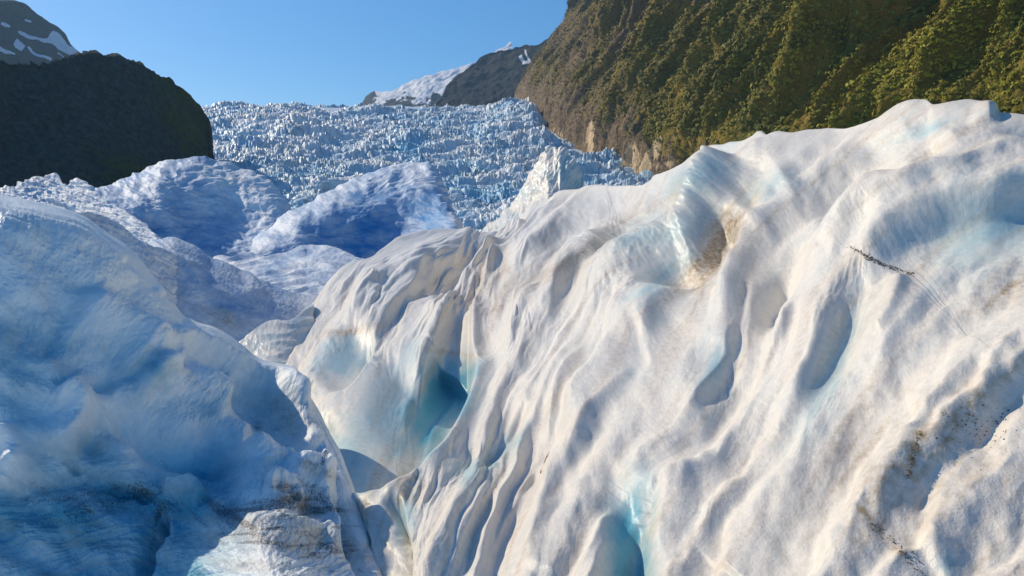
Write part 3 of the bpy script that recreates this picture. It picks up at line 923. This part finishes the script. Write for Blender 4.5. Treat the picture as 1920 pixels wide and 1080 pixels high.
# ------------------------------------------------------------------ right valley wall
def rock_material(name, dark=1.0, cast=(1, 1, 1)):
    m, nt, bs, N, L = nodes_of(name)
    tc = N.new('ShaderNodeTexCoord').outputs['Object']
    a = N.new('ShaderNodeAttribute'); a.attribute_name = 'land'
    sep = N.new('ShaderNodeSeparateColor'); L.new(a.outputs['Color'], sep.inputs[0])
    n1 = nnoise(nt, 0.05, 6, 0.65, tc); n2 = nnoise(nt, 0.35, 5, 0.7, tc); n3 = nnoise(nt, 0.012, 4, 0.6, tc)
    k = dark
    rock = nramp(nt, n2, [(0.3, (.045*k, .042*k, .040*k)), (0.55, (.13*k, .11*k, .09*k)), (0.75, (.25*k, .21*k, .17*k))])
    scrub = nramp(nt, n1, [(0.3, (.045*k, .052*k, .012*k)), (0.5, (.13*k, .115*k, .025*k)), (0.7, (.22*k, .155*k, .045*k))])
    f = nmath(nt, 'ADD', sep.outputs[0], nmath(nt, 'MULTIPLY', nmath(nt, 'SUBTRACT', n2, .5), 1.6))
    f = nmath(nt, 'ADD', nmath(nt, 'MULTIPLY', nmath(nt, 'SUBTRACT', f, .5), 4.0), .5, True)
    col = nmix(nt, f, rock, scrub)
    sn = nmath(nt, 'ADD', sep.outputs[1], nmath(nt, 'MULTIPLY', nmath(nt, 'SUBTRACT', n2, .5), .8))
    sn = nmath(nt, 'MULTIPLY', nmath(nt, 'SUBTRACT', sn, .5), 8.0, True)
    pale = nmath(nt, 'ADD', sep.outputs[2], nmath(nt, 'MULTIPLY', nmath(nt, 'SUBTRACT', n2, .5), .7))
    pale = nmath(nt, 'MULTIPLY', nmath(nt, 'SUBTRACT', pale, .5), 5.0, True)
    col = nmix(nt, pale, col, (.68, .58, .46))
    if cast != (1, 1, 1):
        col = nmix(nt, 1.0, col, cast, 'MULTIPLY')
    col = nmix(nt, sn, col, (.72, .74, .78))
    L.new(col, bs.inputs['Base Color'])
    bs.inputs['Roughness'].default_value = 0.9; bs.inputs['Specular IOR Level'].default_value = 0.15
    L.new(nbump(nt, n2, 1.0, 2.5), bs.inputs['Normal'])
    return m


M_wall = rock_material('valley_wall_rock', dark=1.7, cast=(1.0, .86, .66))
M_dark = rock_material('mountain_rock', dark=0.85, cast=(.45, .85, .95))  # dark teal cast puts the mountain's shade into its rock colour
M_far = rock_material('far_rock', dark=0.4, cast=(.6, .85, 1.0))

bl = curve([(60,150),(130,134),(170,126),(260,104),(330,90),(420,76),(520,56),(700,30),(950,2),(1050,-14)])   # foot: y -> x
WT = np.r_[np.geomspace(70, 1010, 760)]
HH = np.r_[np.linspace(-14, 460, 520)]
TT, HV = np.meshgrid(WT, HH)
# cross profile: cliff foot, then slope easing upward
def run(h, y):
    return 0.28 * np.minimum(np.maximum(h, 0), 26) + 0.74 * np.maximum(h - 26, 0) + 0.10 * np.maximum(h - 26, 0) ** 1.5 / 14


XB = bl(TT)
wob = 40 * pn2(TT / 210, HV / 300, 3)
ribs = 38 * ridge2((TT + 0.28 * HV + 16 * pn2(TT / 80, HV / 80, 1)) / 88, HV / 420, 4, 2, 0.55) * smooth(5, 120, HV)
ribs += 16 * ridge2((TT + 0.28 * HV + 8 * pn2(TT / 40, HV / 40, 2)) / 36, HV / 190, 8, 2) * smooth(0, 60, HV)
ribs += 5 * ridge2((TT + 0.30 * HV + 6 * pn2(TT / 25, HV / 30, 2)) / 14, HV / 90, 18, 2) * smooth(0, 60, HV)
ribs += 3.0 * fbm2(TT / 13, HV / 22, 7, 4, .55)
ribs += 2.2 * ridge2(TT / 9, HV / 60, 12, 2) * (1 - smooth(14, 60, HV))
WX = XB + run(HV, TT) - ribs * (0.75 - 0.4 * smooth(450, 850, TT)) + 6 * smooth(600, 850, TT)
WY = TT - 0.20 * ribs
WZ = HV + fall_z(np.clip(TT, 170, 960)) - 6 + 2.0 * fbm2(TT / 20, HV / 20, 22, 3)
# the far spur ends in a ridge line that comes down towards the fall
land = np.zeros(WX.shape + (3,))
veg = smooth(560, 250, TT + 120 * pn2(TT / 120, HV / 90, 31)) * 0.65 + 0.44 + 0.25 * fbm2(TT / 50, HV / 50, 32, 3)
veg *= smooth(6, 40, HV + 14 * pn2(TT / 16, HV / 60, 33))
land[..., 0] = np.clip(veg, 0, 1)
pl = np.zeros(WX.shape)
wpx = W / 2 + WX / WY * F
land[..., 2] = np.clip(0.35 * smooth(30, 6, HV) * (pn2(TT / 5, HV / 40, 35) > .1), 0, 1)
wpy0 = HOR - (WZ - EYE[2]) / WY * F
for q in [(1183, 300, 12, 34, 0, 1.3), (1222, 285, 10, 40, 28, 1.2), (1105, 255, 7, 32, 0, 1.2), (1250, 310, 24, 14, 0, .6), (1040, 270, 16, 40, 0, .45)]:
    blob(land[..., 2], wpx, wpy0, *q, wob=.4, seed=int(q[0]) % 40)
land[..., 2] = np.clip(land[..., 2], 0, 1)
wall = mesh_from('hillside', np.stack([WX, WY, WZ], -1), grid_faces(*WX.shape)[:, ::-1], {'land': land}, [M_wall])
tag(wall, kind='structure')


def foliage(name, pts, nrm, rad, tint, nleaf, leaf, mat, seed=0):
    """Leaf clumps round the given points, as one mesh."""
    g = np.random.RandomState(seed)
    n = len(pts)
    d = g.randn(n, nleaf, 3); d /= np.linalg.norm(d, axis=2)[..., None]
    d[..., 2] = np.abs(d[..., 2]) * .9 - .15
    c = pts[:, None] + d * (rad[:, None] * (0.55 + .5 * g.rand(n, nleaf)))[..., None] * np.array([1, 1, 1.15])
    nn = d * .55 + nrm[:, None] * .8 + g.randn(n, nleaf, 3) * .25
    nn /= np.linalg.norm(nn, axis=2)[..., None]
    a = np.cross(nn, g.randn(n, nleaf, 3)); a /= np.linalg.norm(a, axis=2)[..., None]
    b = np.cross(nn, a)
    s = (leaf * rad[:, None] * (.6 + .8 * g.rand(n, nleaf)))[..., None]
    q = np.stack([c - a * s, c - b * s * .7, c + a * s, c + b * s * .7], 2)
    f = np.arange(n * nleaf * 4).reshape(-1, 4)
    col = np.repeat((tint[:, None] * (.82 + .36 * g.rand(n, nleaf))[..., None])[:, :, None], 4, 2)
    return mesh_from(name, q, f, {'leaf': col}, [mat], smooth_=False)


M_leaf, nt, bs, N, L = nodes_of('bush_leaf')
at_n = N.new('ShaderNodeAttribute'); at_n.attribute_name = 'leaf'
L.new(at_n.outputs['Color'], bs.inputs['Base Color'])
bs.inputs['Roughness'].default_value = .7; bs.inputs['Specular IOR Level'].default_value = .2
WV = np.stack([WX, WY, WZ], -1)
wn_ = normals(WV); wn_ *= np.sign(-wn_[..., :1])
g = np.random.RandomState(5)
wpy = HOR - (WZ - EYE[2]) / WY * F
seen = (wpx > 930) & (wpx < 2250) & (wpy > -120) & (wpy < 360)
# number of bushes per mesh cell follows its true area and how well things grow there
ar = np.linalg.norm(np.cross(np.gradient(WV, axis=0), np.gradient(WV, axis=1)), axis=2)
grow = np.clip(land[..., 0] * 1.5 - .25, 0, 1) ** 1.2 * (0.35 + 0.65 * smooth(-.35, .3, fbm2(TT / 26, HV / 40, 44, 3)))
size = 1.0 + 1.1 * smooth(120, 420, TT)
p = np.where(seen, ar * grow / (size ** 2 * 2.2), 0)
p /= p.sum()
NB = 60000
idx = g.choice(p.size, NB, p=p.ravel())
bp = WV.reshape(-1, 3)[idx] + g.randn(NB, 3) * .7
bsz = size.ravel()[idx] * np.exp(g.randn(NB) * .35) * .46
hue = fbm2(TT / 45, HV / 60, 46, 3).ravel()[idx] + .5 * g.randn(NB) * .5
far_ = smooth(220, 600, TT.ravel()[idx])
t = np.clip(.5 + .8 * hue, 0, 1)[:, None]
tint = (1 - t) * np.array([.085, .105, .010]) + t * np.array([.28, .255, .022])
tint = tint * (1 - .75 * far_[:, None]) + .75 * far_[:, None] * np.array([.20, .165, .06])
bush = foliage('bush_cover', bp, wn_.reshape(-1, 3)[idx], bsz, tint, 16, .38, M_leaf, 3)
tag(bush, 'dense olive green bush covering the ribs of the steep valley side', 'bush', kind='stuff')

# ------------------------------------------------------------------ mountains
def hillside(name, x0, x1, nc, nf, crest, base, depth, rel, landf, mat, back):
    px = np.linspace(x0, x1, nc)
    cy, by = crest(px), base(px)
    s = np.linspace(0, 1, nf)[:, None]
    X = px[None] + 0 * s; Y = by[None] + (cy - by)[None] * s
    D = depth(X, Y)
    V = at(X, Y, D)
    tb = np.linspace(0, 1, 13)[1:, None, None]
    B = V[-1][None] + np.concatenate([V[-1:, :, :1] / V[-1:, :, 1:2], np.ones_like(V[-1:, :, :1]), 0 * V[-1:, :, :1]], 2) * back[0] * tb - np.array([0, 0, 1.0]) * back[1] * tb ** 1.5
    A = np.concatenate([V, B], 0)
    Xa = np.concatenate([X, np.repeat(px[None], 12, 0)], 0); Ya = np.concatenate([Y, np.repeat(cy[None], 12, 0)], 0)
    n = -normals(blur(A, 4))
    if n[:nf, :, 1].mean() > 0: n = -n
    A = A + n * rel(Xa, Ya, A)[..., None]
    return tag(mesh_from(name, A, grid_faces(nf + 12, nc), {'land': np.clip(landf(Xa, Ya, A), 0, 1)}, [mat]), kind='structure')


def dark_land(X, Y, A):
    l = np.zeros(A.shape); l[..., 0] = .25 + .5 * fbm3(A / 60, 3, 3); return l


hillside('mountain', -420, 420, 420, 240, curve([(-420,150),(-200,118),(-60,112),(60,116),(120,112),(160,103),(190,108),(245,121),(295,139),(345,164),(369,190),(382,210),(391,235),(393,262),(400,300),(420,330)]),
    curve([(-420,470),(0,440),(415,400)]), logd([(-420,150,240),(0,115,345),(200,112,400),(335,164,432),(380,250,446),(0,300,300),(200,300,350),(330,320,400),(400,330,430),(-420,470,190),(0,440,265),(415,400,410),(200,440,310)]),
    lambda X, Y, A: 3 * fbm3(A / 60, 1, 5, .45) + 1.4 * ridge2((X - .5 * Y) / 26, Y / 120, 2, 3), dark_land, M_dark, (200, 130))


def snow_land(X, Y, A):
    l = np.zeros(A.shape); l[..., 0] = .4 + .3 * fbm3(A / 120, 4, 3)
    sn = np.zeros(X.shape)
    for k, (p, w) in enumerate([([(20,60),(60,72),(110,95),(150,110)], 5), ([(85,68),(110,85),(140,100)], 9), ([(150,108),(158,122)], 7), ([(20,80),(40,100)], 8),
            ([(48,80),(60,100),(90,115)], 4), ([(0,35),(25,42)], 4), ([(-40,60),(0,100),(30,108)], 5), ([(40,42),(55,48)], 3), ([(90,105),(125,120)], 3),
            ([(-80,20),(-30,70)], 6), ([(15,120),(30,126)], 3)]):
        stroke(sn, X, Y, p, 1.0, w * .85, w * .85, wob=13, seed=k)
    l[..., 1] = sn
    return l


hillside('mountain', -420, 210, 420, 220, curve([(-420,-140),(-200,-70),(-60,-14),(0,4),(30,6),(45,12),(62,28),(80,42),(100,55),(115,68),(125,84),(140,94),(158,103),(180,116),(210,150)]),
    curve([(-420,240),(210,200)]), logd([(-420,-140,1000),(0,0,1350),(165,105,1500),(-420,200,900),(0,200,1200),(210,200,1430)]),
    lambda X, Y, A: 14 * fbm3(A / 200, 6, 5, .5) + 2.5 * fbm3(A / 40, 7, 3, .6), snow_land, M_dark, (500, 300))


def peak_land(X, Y, A):
    l = np.zeros(A.shape); l[..., 1] = .95 - .0 * X
    n = fbm2(X / 26, (Y + .3 * X) / 12, 13, 4)
    l[..., 1] -= 1.2 * smooth(.0, .5, n + smooth(160, 205, Y) * .7 - .35 - .6 * smooth(740, 800, X) * smooth(190, 160, Y))
    blob(l[..., 1], X, Y, 690, 198, 20, 9, -50, -1.2, seed=3)
    return l


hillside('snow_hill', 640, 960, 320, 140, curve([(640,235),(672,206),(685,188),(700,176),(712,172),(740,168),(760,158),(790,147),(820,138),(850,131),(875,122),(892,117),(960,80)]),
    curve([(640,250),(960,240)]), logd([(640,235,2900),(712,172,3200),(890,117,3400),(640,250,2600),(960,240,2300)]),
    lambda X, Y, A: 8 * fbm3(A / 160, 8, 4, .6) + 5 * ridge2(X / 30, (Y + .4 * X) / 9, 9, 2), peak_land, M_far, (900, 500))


def spur_land(X, Y, A):
    l = np.zeros(A.shape); l[..., 0] = .35 + .2 * fbm3(A / 150, 4, 3)
    sn = l[..., 1]
    for k, (p, w) in enumerate([([(985,88),(990,110)], 3), ([(980,118),(1000,112)], 4), ([(975,100),(985,118)], 4)]):
        stroke(sn, X, Y, p, 1.0, w, w, wob=4, seed=k)
    return l


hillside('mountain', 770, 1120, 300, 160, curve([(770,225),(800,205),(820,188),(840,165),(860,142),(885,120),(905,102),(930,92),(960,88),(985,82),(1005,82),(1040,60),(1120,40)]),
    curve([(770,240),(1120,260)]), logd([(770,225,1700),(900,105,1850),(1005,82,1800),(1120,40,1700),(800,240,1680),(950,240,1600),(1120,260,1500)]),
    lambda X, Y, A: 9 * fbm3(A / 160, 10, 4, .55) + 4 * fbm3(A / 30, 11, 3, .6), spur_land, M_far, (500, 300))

# ------------------------------------------------------------------ small things
sx_, sy_, sz_ = project(slopeA)
sn_ = normals(slopeA)
sn_ *= np.where(sn_[..., 2:] < 0, -1, 1)


def on_slope(px, py):
    d = (sx_ - px) ** 2 + (sy_ - py) ** 2 + np.where(sz_ > 60, 1e6, 0)
    near = d < max(9.0, d.min() + 2)
    k = np.argmin(np.where(near, sz_, 1e9))
    return slopeA.reshape(-1, 3)[k], sn_.reshape(-1, 3)[k]


def tube(pts, rad, seg=7):
    pts = np.array(pts, float); rad = np.array(rad, float)
    n = len(pts)
    T = np.gradient(pts, axis=0); T /= np.linalg.norm(T, axis=1)[:, None]
    a = np.cross(T, [0.3, 0.2, 1.0]); a /= np.linalg.norm(a, axis=1)[:, None]
    b = np.cross(T, a)
    th = np.linspace(0, 2 * np.pi, seg, endpoint=False)
    V = pts[:, None] + rad[:, None, None] * (np.cos(th)[None, :, None] * a[:, None] + np.sin(th)[None, :, None] * b[:, None])
    i = np.arange(n * seg).reshape(n, seg)
    f = np.stack([i[:-1], np.roll(i, -1, 1)[:-1], np.roll(i, -1, 1)[1:], i[1:]], -1).reshape(-1, 4)
    return V.reshape(-1, 3), f


M_bark, nt, bs, N, L = nodes_of('dead_bark')
tc = N.new('ShaderNodeTexCoord').outputs['Object']
L.new(nramp(nt, nnoise(nt, 60, 4, .6, tc), [(.3, (.02, .017, .014)), (.7, (.09, .07, .05))]), bs.inputs['Base Color'])
bs.inputs['Roughness'].default_value = .9
p0, n0 = on_slope(1012, 885); p1_, n1 = on_slope(1029, 846)
root = empty('twig', p0)
t = np.linspace(0, 1, 9)[:, None]
stem = (p1_ - p0) * t + n0 * (0.004 + 0.012 * np.sin(t * 3.1)) + np.array([1, 0, 0]) * .006 * np.sin(t * 5)
v, f = tube(stem, .007 * (1.1 - .7 * t[:, 0]))
mesh_from('stem', v, f, None, [M_bark], parent=root)
t2 = np.linspace(0, 1, 5)[:, None]
br = stem[5] + ((p1_ - p0) * .3 + np.array([.03, -.02, .01])) * t2
v, f = tube(br, .004 * (1.1 - .8 * t2[:, 0]))
mesh_from('branch', v, f, None, [M_bark], parent=root)
tag(root, 'short dark twig lying on the white flutes of the big slope', 'twig')

# pebbles and silt grains melted out along seams of the slope
M_peb, nt, bs, N, L = nodes_of('pebble_rock')
tc = N.new('ShaderNodeTexCoord').outputs['Object']
L.new(nramp(nt, nnoise(nt, 9, 3, .6, tc), [(.3, (.035, .033, .032)), (.5, (.12, .10, .08)), (.7, (.30, .21, .12))]), bs.inputs['Base Color'])
bs.inputs['Roughness'].default_value = .85
g = np.random.RandomState(11)
base = np.array([[1,0,0],[-1,0,0],[0,1,0],[0,-1,0],[0,0,1],[0,0,-1]], float)
bf = np.array([[0,2,4],[2,1,4],[1,3,4],[3,0,4],[2,0,5],[1,2,5],[3,1,5],[0,3,5]])


def gravel(name, spots):
    vs, fs = [], []
    for x, y, r in spots:
        p, n = on_slope(x, y)
        q = base * (r * sz_.min() * 0 + r) * (0.6 + .8 * g.rand(6, 1)) + p + n * r * .2
        fs.append(bf + 6 * len(vs)); vs.append(q)
    return mesh_from(name, np.concatenate(vs), np.concatenate(fs), None, [M_peb], smooth_=False, parent=slope)


def along(pts, n, spread):
    P = densify(pts); k = g.rand(n) * (len(P) - 1); i = k.astype(int)
    q = P[i] + (P[i + 1] - P[i]) * (k - i)[:, None]
    return q + g.randn(n, 2) * spread


sp = [(x, y, .004 + .009 * g.rand() ** 2) for x, y in along([(1588,461),(1630,482),(1660,497),(1716,513)], 260, 2.2)]
tag(gravel('gravel_seam', sp), kind='stuff')
sp = [(x, y, .004 + .006 * g.rand() ** 2) for x, y in along([(1726,800),(1713,850),(1702,895)], 60, 2.2)]
sp += [(x, y, .004 + .007 * g.rand() ** 2) for x, y in along([(1640,985),(1690,1025),(1735,1080)], 50, 5)]
sp += [(x, y, .004 + .007 * g.rand() ** 2) for x, y in np.c_[1825 + 45 * g.randn(110), 800 + 30 * g.randn(110)]]
tag(gravel('gravel_patch', sp), kind='stuff')

# ------------------------------------------------------------------ the nearest seracs of the icefall, each one on its own
serac_meshes = []
for k in range(8):
    g = np.random.RandomState(40 + k)
    th = np.linspace(0, 2 * np.pi, 9, endpoint=False) + g.rand(9) * .35
    lev = np.array([-.5, 0, .45, .8, 1.0])
    rr = np.array([1.05, 1.0, .85, .62, .28]) + .1 * g.randn(5)
    off = np.cumsum(g.randn(5, 2) * .10, 0)
    V = np.array([[np.cos(a) * r * (1 + .3 * g.randn() * .6) + o[0], np.sin(a) * r * (1 + .3 * g.randn() * .6) + o[1], z + .10 * g.randn()] for z, r, o in zip(lev, rr, off) for a in th])
    V = np.r_[V, [[off[-1, 0], off[-1, 1], 1.05]]]
    i = np.arange(45).reshape(5, 9)
    fq = np.stack([i[:-1], np.roll(i, -1, 1)[:-1], np.roll(i, -1, 1)[1:], i[1:]], -1).reshape(-1, 4)
    me = bpy.data.meshes.new('serac')
    me.from_pydata(V.tolist(), [], fq.tolist() + [[i[-1][a], i[-1][(a + 1) % 9], 45] for a in range(9)])
    me.materials.append(M_fall)
    at_ = me.attributes.new('ice', 'FLOAT_COLOR', 'POINT')
    at_.data.foreach_set('color', np.tile(np.array([.05, g.rand() * .5, .04, 1], np.float32), 46))
    serac_meshes.append(me)
g = np.random.RandomState(3)
fpx, fpy, fpz = project(np.stack([FX, FY, FZ], -1))
win = ((fpx > 845) & (fpx < 985) & (fpy > 345) & (fpy < 440)) | ((fpx > 1095) & (fpx < 1290) & (fpy > 318) & (fpy < 372)) | ((fpx > 530) & (fpx < 600) & (fpy > 325) & (fpy < 400))
cand = np.argwhere(win)
g.shuffle(cand)
taken = []
count = 0
for a, b in cand:
    x, y = FX[a, b], FY[a, b]
    if any((x - u) ** 2 + ((y - v) * .8) ** 2 < 2.6 for u, v in taken):
        continue
    taken.append((x, y))
    o = bpy.data.objects.new('serac', serac_meshes[count % 8])
    C.objects.link(o)
    s = 0.75 + .7 * g.rand() ** 1.5
    o.location = (x, y, FZ[a, b] - .5)
    o.rotation_euler = (.25 * g.randn(), .25 * g.randn(), g.rand() * 6.28)
    o.scale = (s * (.8 + .6 * g.rand()), s * (.7 + .5 * g.rand()), s * (.9 + .8 * g.rand()))
    tag(o, 'small jagged blue white ice block in the nearest rows of the icefall', 'ice block', 'jagged seracs at the foot of the icefall')
    count += 1
    if count >= 280:
        break

# ------------------------------------------------------------------ air
HAZE = 0.00010
if HAZE:
    x0, x1, y0, y1, z0, z1 = -2600, 2600, -80, 4200, -80, 1500
    v = np.array([[x, y, z] for x in (x0, x1) for y in (y0, y1) for z in (z0, z1)], float)
    f = np.array([[0,1,3,2],[4,6,7,5],[0,4,5,1],[2,3,7,6],[0,2,6,4],[1,5,7,3]])
    M_haze = bpy.data.materials.new('haze'); M_haze.use_nodes = True
    nt = M_haze.node_tree
    nt.nodes.remove(nt.nodes['Principled BSDF'])
    pv = nt.nodes.new('ShaderNodeVolumePrincipled')
    pv.inputs['Color'].default_value = (.40, .66, 1.0, 1)
    pv.inputs['Density'].default_value = HAZE
    pv.inputs['Anisotropy'].default_value = .2
    nt.links.new(pv.outputs[0], nt.nodes['Material Output'].inputs['Volume'])
    tag(mesh_from('haze', v, f, None, [M_haze], smooth_=False), 'thin blue haze filling the valley air', 'haze', kind='stuff')
